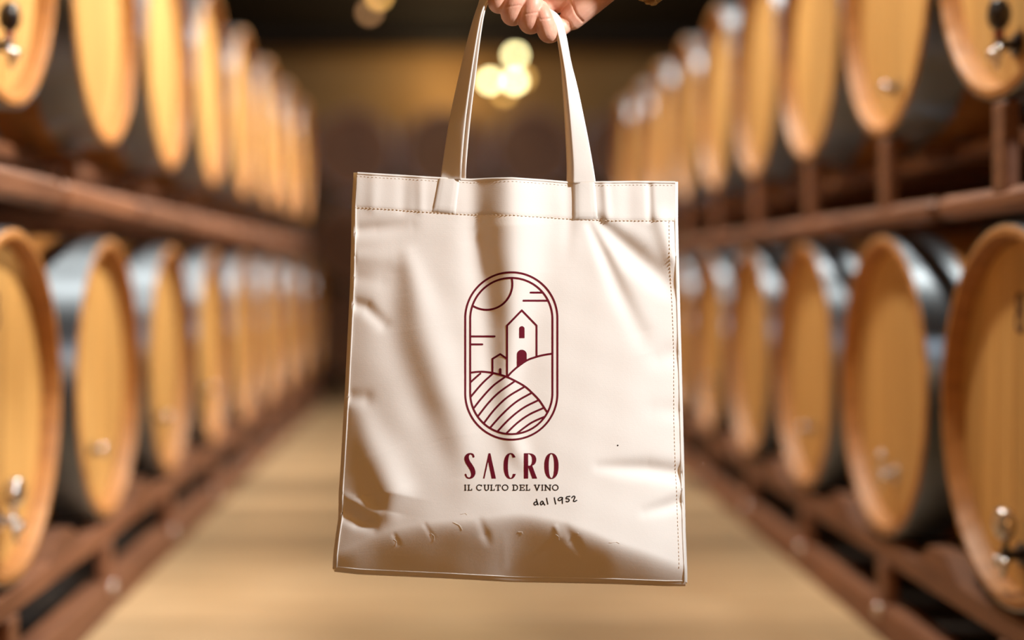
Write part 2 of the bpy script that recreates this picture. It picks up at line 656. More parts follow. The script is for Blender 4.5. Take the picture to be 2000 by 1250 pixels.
def emis(name, col, st):
    m, nt, p = new_mat(name, col, 0.4)
    p.inputs['Emission Color'].default_value = (*col, 1)
    p.inputs['Emission Strength'].default_value = st
    return m


M_BULB = emis('glowing_globe', (1.0, 0.88, 0.42), 15.0)
M_BULB2 = emis('dim_amber_globe', (1.0, 0.55, 0.14), 4.0)
M_BULB3 = emis('faint_globe', (1.0, 0.52, 0.22), 1.5)
M_CORD, _, _ = new_mat('lamp_cord', (0.01, 0.01, 0.01), 0.6)


def pendant(px, py, Y, r, m, label):
    x, z = (px - VX) / F * Y * D, CAMZ - (py - VY) / F * Y * D
    root = thing('pendant_lamp', label, 'lamp', (x, Y * D, z), 0, 'hanging lamps down the aisle')
    obj('globe', mesh('globe', *ball((0, 0, 0), r, 24, 14), m, True), root)
    v, f = lathe_geo([(r * .9, .008), (r * 1.0, .016), (r * 1.0 + .03, .015), (r + .035, .004)], 14, 'z')
    obj('socket', mesh('socket', v, f, M_CORD, True), root)
    v, f = lathe_geo([(r + .03, .0025), (ZC - z, .0025)], 8, 'z')
    obj('cord', mesh('cord', v, f, M_CORD, True), root)


pendant(1006, 108, 14.5, 0.024, M_BULB, 'glowing globe pendant lamp, highest of the bright cluster seen between the tote handles')
pendant(957, 158, 14.2, 0.024, M_BULB, 'glowing globe pendant lamp at the side of the bright cluster nearest the left tote handle')
pendant(1005, 158, 13.8, 0.026, M_BULB, 'brightest globe pendant lamp in the middle of the cluster between the tote handles')
pendant(1021, 152, 15.0, 0.024, M_BULB2, 'dim amber globe lamp behind the brightest globe, toward the right tote handle')
pendant(985, 182, 15.4, 0.024, M_BULB2, 'dim amber globe lamp, lowest of the cluster between the tote handles')
pendant(740, -6, 13.0, 0.022, M_BULB2, 'amber globe lamp at the top edge of the photo, above its fainter neighbour')
pendant(721, 24, 13.4, 0.022, M_BULB3, 'faint brown globe lamp under the dark ceiling beside an amber one')
pl = bpy.data.lights.new('end_fill', 'POINT')  # unseen light added behind the end rack to brighten the wall
pl.energy = 8
pl.color = (1, 0.72, 0.36)
pl.shadow_soft_size = 0.15
po = bpy.data.objects.new('end_fill', pl)
put(po)
po.location = (0.0, 19.85 * D, CAMZ + 2.55 * D)

pl2 = bpy.data.lights.new('end_fill', 'POINT')  # second added light, puts a warm glow on the end barrels
pl2.energy = 12
pl2.color = (1, 0.66, 0.30)
pl2.shadow_soft_size = 0.1
po2 = bpy.data.objects.new('end_fill', pl2)
put(po2)
po2.location = (0.1, 15.8 * D, CAMZ + 2.4 * D)

# ------------------------------------------------------------------ the tote bag
PX = BAG_Y / F                         # metres per photo pixel at the bag


def world(px, py, h=0.0):
    """Photo pixel at the bag, h pixels nearer than the bag's plane."""
    px, py, h = np.asarray(px, float), np.asarray(py, float), np.asarray(h, float)
    Y = BAG_Y - h * PX
    return np.stack([(px - VX) / F * Y, Y, CAMZ - (py - VY) / F * Y], -1)


def interp(pts, q):
    a = np.array(pts, float)
    return np.interp(q, a[:, 0], a[:, 1])


LEFT = [(337, 696), (405, 692), (480, 691), (560, 689), (680, 683), (760, 679), (830, 675), (900, 671), (960, 667), (1010, 666), (1050, 660), (1085, 656), (1108, 655)]
RIGHT = [(355, 1321), (430, 1321), (520, 1323), (700, 1328), (900, 1333), (1040, 1336), (1110, 1339), (1136, 1339)]
TOP = [(696, 337), (780, 342), (860, 347), (920, 350), (960, 348), (1000, 347), (1060, 351), (1118, 356), (1165, 355), (1240, 354), (1321, 355)]
BOT = [(655, 1108), (700, 1113), (760, 1116), (870, 1121), (1000, 1128), (1200, 1132), (1300, 1136), (1339, 1136)]


def bag_xy(s, t):
    """Panel parameters (0..1) to photo pixels."""
    yl, yr = 337 + t * (1108 - 337), 355 + t * (1136 - 355)
    xl, xr = interp(LEFT, yl), interp(RIGHT, yr)
    x = xl + s * (xr - xl)
    xt, xb = 696 + s * (1321 - 696), 655 + s * (1339 - 655)
    yt, yb = interp(TOP, xt), interp(BOT, xb)
    return x, yt + t * (yb - yt)


def fold(x, y, pts):
    """Ridge (or valley) along a polyline of (x, y, width, height)."""
    best = np.full(x.shape, 1e9)
    hh = np.zeros(x.shape)
    ww = np.ones(x.shape)
    for (x0, y0, w0, a0), (x1, y1, w1, a1) in zip(pts[:-1], pts[1:]):
        dx, dy = x1 - x0, y1 - y0
        u = np.clip(((x - x0) * dx + (y - y0) * dy) / (dx * dx + dy * dy), 0, 1)
        d = np.hypot(x - x0 - u * dx, y - y0 - u * dy)
        k = d < best
        best = np.where(k, d, best)
        hh = np.where(k, a0 + u * (a1 - a0), hh)
        ww = np.where(k, w0 + u * (w1 - w0), ww)
    return hh * np.exp(-(best / ww) ** 2)


def sstep(e0, e1, v):
    t = np.clip((v - e0) / (e1 - e0), 0, 1)
    return t * t * (3 - 2 * t)


FOLDS = [
    # crest between the handles and the long fall below it
    [(996, 330, 50, 26), (999, 440, 52, 30), (1002, 530, 42, 23), (999, 640, 30, 14), (990, 740, 22, 8), (990, 830, 20, 5), (1012, 885, 20, 6), (1035, 925, 16, 0)],
    [(925, 350, 22, -3), (930, 470, 26, -7), (945, 600, 28, -6), (955, 720, 22, -4), (945, 800, 20, 0)],
    # long crest left of the print and the hollow beside it
    [(795, 500, 18, 3), (815, 570, 28, 8), (828, 640, 38, 11), (848, 710, 42, 12), (876, 780, 40, 11), (900, 850, 36, 8), (912, 930, 34, 2)],
    [(765, 540, 26, -3), (766, 640, 34, -5), (786, 720, 36, -5), (822, 800, 34, -4), (850, 870, 30, -2)],
    # left edge
    [(688, 452, 14, -6), (735, 447, 15, -6), (800, 440, 16, -2)],
    [(686, 500, 14, 3), (760, 505, 20, 2)],
    [(686, 540, 16, -3), (740, 548, 18, -2)],
    [(684, 592, 13, -5), (715, 600, 13, -6), (748, 632, 13, -3)],
    [(676, 775, 14, -5), (712, 778, 16, -4)],
    [(698, 800, 24, 4), (730, 890, 38, 13), (764, 962, 38, 17), (756, 998, 22, 7)],
    [(664, 965, 9, 1), (700, 982, 10, 5), (735, 1003, 11, 3)],
    [(668, 1000, 12, -6), (700, 1018, 12, -8), (728, 1030, 11, -3)],
    # right top: pull from the handle tab
    [(1166, 428, 12, -4), (1200, 462, 18, -10), (1240, 500, 24, -14), (1290, 545, 24, -10), (1322, 580, 18, -2)],
    [(1152, 440, 9, -3), (1180, 500, 13, -7), (1210, 570, 17, -6), (1250, 650, 20, -4), (1262, 690, 18, 0)],
    [(1290, 430, 20, 7), (1312, 500, 16, 7)],
    [(1268, 360, 6, -3), (1270, 428, 7, -3)],
    [(1181, 360, 8, 3), (1186, 430, 9, 3)],
    [(1226, 360, 18, -2), (1228, 430, 18, -2)],
    [(1110, 350, 16, -4), (1112, 430, 14, -3), (1105, 520, 14, 0)],
    # hem, left part
    [(730, 345, 14, 2), (728, 405, 12, 2)], [(790, 348, 14, -2), (788, 408, 12, -2)], [(822, 350, 10, 2), (822, 410, 9, 2)],
    # right lower
    [(1172, 912, 12, -2), (1215, 914, 15, -6), (1265, 916, 17, -9), (1326, 925, 18, -10)],
    [(1262, 1000, 12, -2), (1300, 990, 14, -6), (1330, 980, 15, -8)],
    [(1290, 700, 22, -3), (1328, 690, 22, -5)], [(1280, 800, 22, -2), (1330, 805, 20, -4)],
    # creases over the bottom edge of the belly
    [(938, 1018, 7, -1), (948, 1045, 9, -2.5), (958, 1070, 7, 0)], [(1104, 1030, 8, -1), (1120, 1055, 11, -3), (1140, 1085, 8, 0)],
    [(984, 1050, 8, .3), (986, 1110, 8, .4)], [(770, 1045, 4, -1.2), (778, 1062, 4, -1.2)], [(830, 1025, 4, -1), (845, 1050, 4, -1)],
    [(1085, 1030, 5, 1.5), (1092, 1048, 5, 1)],
]


ARC = [(650, 1104), (690, 1090), (740, 1066), (790, 1052), (840, 1043), (940, 1034), (1010, 1026), (1080, 1036), (1140, 1054), (1200, 1078), (1260, 1098), (1310, 1116), (1345, 1130)]



def catmull(P, n=12):
    P = [np.array(p, float) for p in P]
    P = [2 * P[0] - P[1]] + P + [2 * P[-1] - P[-2]]
    out = []
    for i in range(1, len(P) - 2):
        p0, p1, p2, p3 = P[i - 1:i + 3]
        for k in range(n):
            t = k / n
            out.append(0.5 * ((2 * p1) + (-p0 + p2) * t + (2 * p0 - 5 * p1 + 4 * p2 - p3) * t * t + (-p0 + 3 * p1 - 3 * p2 + p3) * t ** 3))
    out.append(P[-2])
    return np.array(out)


ARC_S = catmull(ARC, 10)


def bag_h(x, y):
    x, y = np.asarray(x, float), np.asarray(y, float)
    xl, xr = interp(LEFT, y), interp(RIGHT, y)
    u = np.clip((x - xl) / (xr - xl) * 2 - 1, -1, 1)
    t = np.clip((y - 345) / 780, 0, 1)
    side = 1 - np.abs(u) ** (3.6 - 1.3 * t)
    h = side * (6 + 82 * t ** 1.15)
    # flat falling face under the belly
    ya = interp(ARC_S, x)
    d = np.maximum(y - (ya - 24), 0)
    h = h - (np.sqrt(d * d + 26 ** 2) - 26) * 1.04
    f = np.zeros(x.shape)
    for p in FOLDS:
        f += 1.3 * fold(x, y, p)
    # gentle cloth unevenness
    f += 0.9 * np.sin(x / 37 + y / 71) * np.sin(y / 53 - x / 90) + 0.45 * np.sin(x / 17 - y / 29) * np.sin(y / 23 + x / 40)
    edge = sstep(0, 14, np.minimum(x - xl, xr - x) + 5)
    return h + f * edge


def cloth_mat():
    m, nt, p = new_mat('cotton_canvas', (0.80, 0.785, 0.745), 0.85)
    N, L = nt.nodes, nt.links
    tc = N.new('ShaderNodeTexCoord')
    n1 = N.new('ShaderNodeTexNoise')
    n1.inputs['Scale'].default_value = 900
    n1.inputs['Detail'].default_value = 2
    n2 = N.new('ShaderNodeTexNoise')
    n2.inputs['Scale'].default_value = 160
    n2.inputs['Detail'].default_value = 4
    L.new(tc.outputs['Object'], n1.inputs['Vector'])
    L.new(tc.outputs['Object'], n2.inputs['Vector'])
    wv = N.new('ShaderNodeTexWave')
    wv.wave_type = 'BANDS'
    wv.bands_direction = 'Z'
    wv.inputs['Scale'].default_value = 420
    wv.inputs['Distortion'].default_value = 1.0
    L.new(tc.outputs['Object'], wv.inputs['Vector'])
    a = N.new('ShaderNodeMath')
    a.operation = 'ADD'
    L.new(n1.outputs['Fac'], a.inputs[0])
    L.new(n2.outputs['Fac'], a.inputs[1])
    a2 = N.new('ShaderNodeMath')
    a2.operation = 'MULTIPLY_ADD'
    a2.inputs[1].default_value = 0.25
    L.new(wv.outputs['Fac'], a2.inputs[0])
    L.new(a.outputs[0], a2.inputs[2])
    b = N.new('ShaderNodeBump')
    b.inputs['Strength'].default_value = 0.35
    b.inputs['Distance'].default_value = 0.00022
    L.new(a2.outputs[0], b.inputs['Height'])
    L.new(b.outputs['Normal'], p.inputs['Normal'])
    p.inputs['Sheen Weight'].default_value = 0.15
    # thin cloth lets a little light through
    tr = N.new('ShaderNodeBsdfTranslucent')
    tr.inputs['Color'].default_value = (0.88, 0.56, 0.26, 1)
    mx = N.new('ShaderNodeMixShader')
    mx.inputs[0].default_value = 0.22
    out = N['Material Output']
    L.new(p.outputs[0], mx.inputs[1])
    L.new(tr.outputs[0], mx.inputs[2])
    L.new(mx.outputs[0], out.inputs['Surface'])
    return m


M_CLOTH = cloth_mat()
M_THREAD, _, _ = new_mat('thread', (0.66, 0.54, 0.42), 0.8)

tote = thing('tote_bag', 'cream canvas tote bag with dark red printed emblem, held up in the aisle', 'bag', tuple(world(1000, 1130)))
T0 = np.array(world(1000, 1130))


def bag_part(name, verts, faces, mat=M_CLOTH, smooth=True, parent=None, label=None):
    me = mesh(name, np.asarray(verts) - T0, faces, mat, smooth)
    o = obj(name, me, parent or tote)
    if label:
        o['label'] = label
    return o


def grid_faces(nu, nv, flip=False, off=0):
    fs = []
    for j in range(nv - 1):
        for i in range(nu - 1):
            a = off + j * nu + i
            q = (a, a + 1, a + nu + 1, a + nu)
            fs.append(q[::-1] if flip else q)
    return fs


# front panel, side and bottom folds and back panel in one cloth body
NU, NV = 230, 280
s, t = np.meshgrid(np.linspace(0, 1, NU), np.linspace(0, 1, NV))
bx_, by_ = bag_xy(s, t)
fh = bag_h(bx_, by_)
front = world(bx_, by_, fh).reshape(-1, 3)
f_faces = grid_faces(NU, NV, True)
bag_part('front_panel', front, f_faces)
# back panel
nu, nv = 50, 60
s2, t2 = np.meshgrid(np.linspace(0, 1, nu), np.linspace(0, 1, nv))
qx, qy = bag_xy(s2, t2)
back_h = -(8 + 24 * t2) - 30 * (1 - np.abs(2 * s2 - 1) ** 2.2) * (0.25 + 0.75 * np.sin(PI * np.clip(t2 * 1.02, 0, 1)))
qx = qx + np.where(s2 < .5, (2 * s2 - 1) * 3.0, (2 * s2 - 1) * 0.5)
back = world(qx, qy + 5 * t2, back_h).reshape(-1, 3)
bag_part('back_panel', back, grid_faces(nu, nv))


# gussets: strips that join the rims of the front and back panels
def strip(name, A, B, puff):
    n = len(A)
    rows = []
    m = 6
    for j in range(m):
        k = j / (m - 1)
        rows.append(A * (1 - k) + B * k + np.outer(np.ones(n), puff) * math.sin(PI * k))
    return bag_part(name, np.concatenate(rows), grid_faces(n, m))


def side_curves(sv):
    tt = np.linspace(0, 1, 120)
    ax, ay = bag_xy(np.full(120, sv), tt)
    A = world(ax, ay, bag_h(ax, ay))
    bx2 = ax + (-3.0 if sv < .5 else 0.5)
    B = world(bx2, ay + 5 * tt, -(8 + 24 * tt))
    return A, B


A, B = side_curves(0.0)
strip('side_seam', A, B, np.array([-0.0022, 0, 0]))
A, B = side_curves(1.0)
strip('side_seam', B, A, np.array([0.0018, 0, 0]))
ss = np.linspace(0, 1, 120)
ax, ay = bag_xy(ss, np.ones(120))
A = world(ax, ay, bag_h(ax, ay))
B = world(ax + np.where(ss < .5, (2 * ss - 1) * 3.0, (2 * ss - 1) * 0.5), ay + 5, np.full(120, -32.0))
strip('bottom_seam', A, B, np.array([0, 0, -0.0035]))
# rolled edge (piping) down the two sides and along the bottom


def pipe(name, P, r, mat, parent=None, n=8):
    P = np.asarray(P)
    V, Fs = [], []
    for i in range(len(P)):
        d = P[min(i + 1, len(P) - 1)] - P[max(i - 1, 0)]
        d = Vector(d).normalized()
        q = d.to_track_quat('Z', 'Y')
        for k in range(n):
            a = 2 * PI * k / n
            V.append(Vector(P[i]) + q @ Vector((r * math.cos(a), r * math.sin(a), 0)))
    for i in range(len(P) - 1):
        for k in range(n):
            k2 = (k + 1) % n
            Fs.append((i * n + k, i * n + k2, (i + 1) * n + k2, (i + 1) * n + k))
    return bag_part(name, [tuple(v) for v in V], Fs, mat, True, parent)


tt = np.linspace(0.0, 1, 150)
for sv, off in ((0.0, 2.5), (1.0, -2.5)):
    ax, ay = bag_xy(np.full(150, sv), tt)
    pipe('edge_piping', world(ax + off, ay, bag_h(ax + off, ay) + 0.2), 0.0010, M_CLOTH)
ss = np.linspace(0.004, 0.996, 150)
ax, ay = bag_xy(ss, np.full(150, 0.999))
pipe('edge_piping', world(ax, ay - 1, bag_h(ax, ay - 1) - 0.2), 0.0006, M_CLOTH)
ax, ay = bag_xy(ss, np.zeros(150))
pipe('edge_piping', world(ax, ay + 1.5, bag_h(ax, ay + 1.5) + 0.8), 0.0014, M_CLOTH)

# hem band folded over the mouth
HEM = [(692, 405), (760, 409), (845, 415), (910, 419), (1000, 420), (1060, 424), (1118, 428), (1200, 431), (1321, 431)]
nu, nv = 220, 30
s2, t2 = np.meshgrid(np.linspace(0.003, 0.997, nu), np.linspace(0, 1, nv))
ax = 696 + s2 * (1321 - 696) - 3 * t2 * (1 - s2)
ytop, yhem = interp(TOP, ax) + 0.5, interp(HEM, ax)
ay = ytop + t2 * (yhem - ytop)
hh = bag_h(ax, ay) + 1.6 * np.clip((1 - t2) * 12, 0, 1) ** .5 * np.where(t2 > 0.97, 0.2, 1) + 0.5 * np.sin(t2 * PI)
bag_part('hem', world(ax, ay, hh).reshape(-1, 3), grid_faces(nu, nv, True))


# stitches
def stitches(P, dash=5.2, gap=2.2, lift=1.0, hw=0.55):
    """P: px polyline; returns small raised dashes."""
    P = np.array(P, float)
    seg = np.hypot(*np.diff(P, axis=0).T)
    cum = np.concatenate([[0], np.cumsum(seg)])
    out = []
    q = 0
    while q + dash < cum[-1]:
        a, b = [np.array([np.interp(v, cum, P[:, 0]), np.interp(v, cum, P[:, 1])]) for v in (q, q + dash)]
        d = (b - a) / np.linalg.norm(b - a)
        nrm = np.array([-d[1], d[0]]) * hw * rng.uniform(.8, 1.3)
        j = rng.uniform(-.4, .4, 2)
        c = [a - nrm * .6 + j, a + nrm * .6 + j, b + nrm * .6 + j, b - nrm * .6 + j]
        m_ = [(a + b) / 2 - nrm + j, (a + b) / 2 + nrm + j]
        pts = [c[0], c[1], m_[1], c[2], c[3], m_[0]]
        xs, ys = np.array([p[0] for p in pts]), np.array([p[1] for p in pts])
        base = bag_h(xs, ys)
        lo = world(xs, ys, base + 0.2)
        mid = (a + b) / 2 + j
        top_ = world([(a[0] * .7 + mid[0] * .3), mid[0], (b[0] * .7 + mid[0] * .3)], [(a[1] * .7 + mid[1] * .3), mid[1], (b[1] * .7 + mid[1] * .3)],
                     bag_h(mid[0], mid[1]) + np.array([lift + .5, lift + .9, lift + .5]))
        out.append((list(lo) + list(top_), [(0, 1, 6), (1, 2, 7, 6), (2, 3, 8, 7), (3, 4, 8), (4, 5, 7, 8), (5, 0, 6, 7)]))
        q += dash + gap
    return join_geo(out)


def offs(pts, dy):
    return [(x, y + dy) for x, y in pts]


st_hem = stitches([(x, y) for x, y in HEM if True], lift=1.6)
o = bag_part('hem_stitching', *st_hem, M_THREAD, True)
o['kind'] = 'stuff'
st_top = stitches(offs(TOP, 7)[0:] + [], lift=2.2)
o = bag_part('rim_stitching', *st_top, M_THREAD, True)
o['kind'] = 'stuff'
ys = np.linspace(365, 1110, 60)
st_r = stitches([(interp(RIGHT, y) - 13 - 1.5 * math.sin(y / 60), y) for y in ys], lift=0.9)
o = bag_part('seam_stitching', *st_r, M_THREAD, True)
o['kind'] = 'stuff'

# loose threads and lint on the cloth near the bottom
lint = []
for (x, y, ln, an) in ((885, 1018, 26, .7), (842, 1040, 18, 1.1), (1012, 1037, 12, .5), (1128, 1039, 8, 1.4), (1190, 1058, 22, .15), (770, 1052, 14, 1.2), (1085, 1042, 16, 1.0), (900, 1002, 14, .2)):
    a = np.linspace(0, 1, 7)
    xs = x + a * ln * math.cos(an) + 2 * np.sin(a * 4)
    ysx = y + a * ln * math.sin(an) + 1.5 * np.cos(a * 5)
    W = world(xs, ysx, bag_h(xs, ysx) + 0.5)
    V, Fs = [], []
    for i in range(7):
        for dz in (-0.35, .35):
            V.append(W[i] + np.array([dz * math.sin(an) * PX, 0, dz * math.cos(an) * PX]))
        V.append(W[i] + np.array([0, -0.5 * PX, 0]))
    for i in range(6):
        k = 3 * i
        Fs += [(k, k + 2, k + 5, k + 3), (k + 2, k + 1, k + 4, k + 5)]
    lint.append((V, Fs))
o = bag_part('loose_threads', *join_geo(lint), M_CLOTH, True)
o['kind'] = 'stuff'


# handle tabs
def tab(corners, name='handle_tab'):
    (x0, y0), (x1, y1), (x2, y2), (x3, y3) = corners      # TL TR BR BL
    n, m = 14, 18
    a, b = np.meshgrid(np.linspace(0, 1, n), np.linspace(0, 1, m))
    x = (x0 * (1 - a) + x1 * a) * (1 - b) + (x3 * (1 - a) + x2 * a) * b
    y = (y0 * (1 - a) + y1 * a) * (1 - b) + (y3 * (1 - a) + y2 * a) * b
    rim = np.minimum(np.minimum(a, 1 - a) * n, (1 - b) * m)
    h = bag_h(x, y) + np.clip(rim * 4.4 + 0.6, 0, 6.5) - 1.0 * np.exp(-((np.minimum(a, 1 - a) - .16) / .05) ** 2) - 1.0 * np.exp(-((1 - b - .1) / .04) ** 2)
    return bag_part(name, world(x, y, h).reshape(-1, 3), grid_faces(n, m, True))


tab([(856, 348), (899, 350), (891, 419), (843, 414)])
tab([(1118, 356), (1163, 356), (1169, 429), (1119, 430)])


def strap(rows, name, label=None, th=4.6):
    """rows: (xa, ya, ha, xb, yb, hb) - the two long edges in pixels and pixel depths; th = thickness in px."""
    R = catmull(rows, 10)
    A = world(R[:, 0], R[:, 1], R[:, 2])
    B = world(R[:, 3], R[:, 4], R[:, 5])
    n = len(A)
    V, Fs = [], []
    m = 14
    for i in range(n):
        a, b = Vector(A[i]), Vector(B[i])
        tan = Vector(A[min(i + 1, n - 1)] + B[min(i + 1, n - 1)] - A[max(i - 1, 0)] - B[max(i - 1, 0)]).normalized()
        wd = (b - a).normalized()
        nr = wd.cross(tan).normalized()
        c = (a + b) / 2
        hwid = (b - a).length / 2
        ht = th * PX / 2
        for k in range(m):
            an = 2 * PI * k / m
            ca, sa = math.cos(an), math.sin(an)
            u = math.copysign(abs(ca) ** 0.35, ca) * hwid
            vv = math.copysign(abs(sa) ** 0.5, sa) * ht * (1.0 - 0.25 * math.exp(-((abs(u) / max(hwid, 1e-6) - .75) / .1) ** 2))
            V.append(tuple(c + wd * u + nr * vv))
    for i in range(n - 1):
        for k in range(m):
            k2 = (k + 1) % m
            Fs.append((i * m + k, i * m + k2, (i + 1) * m + k2, (i + 1) * m + k))
    Fs.append(tuple(range(m))[::-1])
    Fs.append(tuple((n - 1) * m + k for k in range(m)))
    me = mesh(name, np.array(V) - T0, Fs, M_CLOTH, True)
    bm = bmesh.new()
    bm.from_mesh(me)
    bmesh.ops.recalc_face_normals(bm, faces=bm.faces)
    bm.to_mesh(me)
    bm.free()
    return obj(name, me, tote)


# the two handles: a = edge on the left of the photo, b = on the right; h grows toward the camera
def handle_rows(dx, dh, sw):
    L = [(860, 350, 2, 901, 352, 14), (865, 318, -6, 902, 318, 28), (877, 240, -2, 909, 240, 26), (894, 160, -8, 919, 160, 26),
         (918, 62, -10, 934, 62, 24), (933, 14, -10, 945, 16, 18), (946, -14, -12, 962, -4, 8)]
    mid = [(985, -18, -12, 985, 8, -2), (1030, -4, -12, 1028, 24, -4), (1068, 14, -10, 1060, 36, -2)]
    Rr = [(1092, 32, -2, 1081, 42, 14), (1104, 64, 0, 1090, 68, 18), (1115, 122, -10, 1101, 124, 18), (1128, 172, -3, 1107, 174, 14),
          (1145, 250, 7, 1114, 250, 13), (1158, 320, 9, 1119, 320, 13), (1164, 358, 7, 1119, 358, 11)]
    dk = [1, .9, .75, .55, .35, .2, .15, .15, .15, .15, .15, .2, .45, .65, .85, .95, 1]
    return [(a[0] + dx * k, a[1], a[2] + dh * q, a[3] + dx * k, a[4], a[5] + dh * q) for a, q, k in
            zip(L + mid + Rr, dk, [1, 1, 1, .9, .6, .4, .2, 0, 0, 0, -.1, -.3, -.6, -.9, -1.2, -1.4, -1.4])]


strap(handle_rows(0, 0, 46), 'handle')
strap(handle_rows(9, -26, 46), 'handle')


# ------------------------------------------------------------------ print on the bag (flat ink, as thin meshes that follow the cloth)
def sd_seg(x, y, a, b, ra, rb):
    ax, ay = a
    dx, dy = b[0] - ax, b[1] - ay
    u = np.clip(((x - ax) * dx + (y - ay) * dy) / max(dx * dx + dy * dy, 1e-9), 0, 1)
    return np.hypot(x - ax - u * dx, y - ay - u * dy) - (ra + u * (rb - ra))


def sd_line(x, y, pts, r):
    d = np.full(x.shape, 1e9)
    for p, q in zip(pts[:-1], pts[1:]):
        ra = p[2] if len(p) > 2 else r
        rb = q[2] if len(q) > 2 else r
        d = np.minimum(d, sd_seg(x, y, p[:2], q[:2], ra, rb))
    return d


def sd_poly(x, y, P):
    d = np.full(x.shape, 1e9)
    inside = np.zeros(x.shape, bool)
    n = len(P)
    for i in range(n):
        a, b = P[i], P[(i + 1) % n]
        d = np.minimum(d, sd_seg(x, y, a, b, 0, 0))
        c = ((a[1] > y) != (b[1] > y))
        if a[1] != b[1]:
            xi = (b[0] - a[0]) * (y - a[1]) / (b[1] - a[1]) + a[0]
            inside ^= c & (x < xi)
    return np.where(inside, -d, d)


def sd_ell(x, y, cx, cy, rx, ry, p=2.0):
    k = (np.abs((x - cx) / rx) ** p + np.abs((y - cy) / ry) ** p) ** (1 / p)
    return (k - 1) * min(rx, ry)


def sd_box(x, y, x0, x1, y0, y1):
    return np.maximum(np.abs(x - (x0 + x1) / 2) - (x1 - x0) / 2, np.abs(y - (y0 + y1) / 2) - (y1 - y0) / 2)


MS = {1: [0, 'a', 'd'], 2: [1, 'b', 'a'], 3: [0, 1, 'b', 'd'], 4: [2, 'c', 'b'], 6: [1, 2, 'c', 'a'], 7: [0, 1, 2, 'c', 'd'],
      8: [3, 'd', 'c'], 9: [0, 'a', 'c', 3], 11: [0, 1, 'b', 'c', 3], 12: [2, 3, 'd', 'b'], 13: [0, 'a', 'b', 2, 3], 14: [1, 2, 3, 'd', 'a'],
      15: [0, 1, 2, 3], 5: [0, 'a', 'b', 2, 'c', 'd'], 10: [1, 'b', 'c', 3, 'd', 'a']}


def ink(name, fn, x0, x1, y0, y1, step, mat, parent, lift=0.55):
    xs, ys = np.arange(x0, x1 + step, step), np.arange(y0, y1 + step, step)
    X, Y = np.meshgrid(xs, ys)
    d = fn(X, Y)
    d = np.where(np.abs(d) < 1e-6, 1e-6, d)
    ins = d < 0
    c = [ins[:-1, :-1], ins[:-1, 1:], ins[1:, 1:], ins[1:, :-1]]
    code = c[0] * 1 + c[1] * 2 + c[2] * 4 + c[3] * 8
    jj, ii = np.nonzero(code)
    vid, P, Fs = {}, [], []
    cor = [(0, 0), (0, 1), (1, 1), (1, 0)]
    ed = {'a': (0, 1), 'b': (1, 2), 'c': (2, 3), 'd': (3, 0)}
    for j, i in zip(jj.tolist(), ii.tolist()):
        f = []
        for k in MS[int(code[j, i])]:
            if isinstance(k, int):
                q = (j + cor[k][0], i + cor[k][1])
                if q not in vid:
                    vid[q] = len(P)
                    P.append((X[q], Y[q]))
            else:
                a, b = [(j + cor[v][0], i + cor[v][1]) for v in ed[k]]
                q = (a, b) if a < b else (b, a)
                if q not in vid:
                    u = d[a] / (d[a] - d[b])
                    vid[q] = len(P)
                    P.append((X[a] + u * (X[b] - X[a]), Y[a] + u * (Y[b] - Y[a])))
            f.append(vid[q])
        Fs.append(f[::-1])
    P = np.array(P)
    return bag_part(name, world(P[:, 0], P[:, 1], bag_h(P[:, 0], P[:, 1]) + lift), Fs, mat, True, parent)


def ink_mat(name, col):
    m, nt, p = new_mat(name, col, 0.65)
    N, L = nt.nodes, nt.links
    tc = N.new('ShaderNodeTexCoord')
    p.inputs['Specular IOR Level'].default_value = 0.12
    n1 = N.new('ShaderNodeTexNoise')
    n1.inputs['Scale'].default_value = 1600
    n1.inputs['Detail'].default_value = 1
    L.new(tc.outputs['Object'], n1.inputs['Vector'])
    mx = N.new('ShaderNodeMix')
    mx.data_type = 'RGBA'
    mx.inputs['A'].default_value = (*[v * 0.6 for v in col], 1)
    mx.inputs['B'].default_value = (*[v * 1.5 for v in col], 1)
    L.new(n1.outputs['Fac'], mx.inputs['Factor'])
    L.new(mx.outputs['Result'], p.inputs['Base Color'])
    return m


M_INK = ink_mat('dark_red_ink', (0.095, 0.002, 0.010))
M_INKB = ink_mat('black_ink', (0.008, 0.006, 0.006))


def sd_stadium(x, y, cx, ya, yb, r):
    return np.hypot(x - cx, y - np.clip(y, ya, yb)) - r


def z2(pts):
    return [(900 + a / 6.945, 690 + b / 6.945) for a, b in pts]


HW = 1.9


def smooth(pts):
    return [tuple(p) for p in catmull(pts, 8)]


HILL_L = smooth(z2([(110, 268), (200, 254), (300, 250), (430, 265), (530, 290), (620, 318), (740, 375), (870, 450), (965, 533), (1060, 632), (1130, 735), (1190, 825)]))
HILL_R = smooth(z2([(640, 310), (690, 255), (770, 185), (900, 95), (1020, 50), (1130, 22), (1260, 2)]))
STR = [[(265, 275), (190, 340), (120, 405)], [(430, 280), (290, 410), (120, 608)], [(605, 318), (440, 440), (290, 600), (160, 765)],
       [(738, 375), (520, 530), (370, 680), (220, 872)], [(868, 452), (640, 590), (460, 760), (300, 965)],
       [(965, 535), (750, 660), (560, 830), (385, 1025)], [(1060, 632), (850, 740), (660, 890), (475, 1085)],
       [(1130, 738), (930, 830), (760, 950), (590, 1115)], [(1165, 848), (980, 930), (860, 1010), (735, 1108)]]


def fn_ring(x, y):
    a = np.abs(sd_stadium(x, y, 998.8, 621.8, 768.6, 90)) - HW
    b = np.abs(sd_stadium(x, y, 998.8, 623, 767.5, 80.3)) - HW
    return np.minimum(a, b)


def clip_in(x, y, d):
    return np.maximum(d, sd_stadium(x, y, 998.8, 623, 767.5, 80.3))


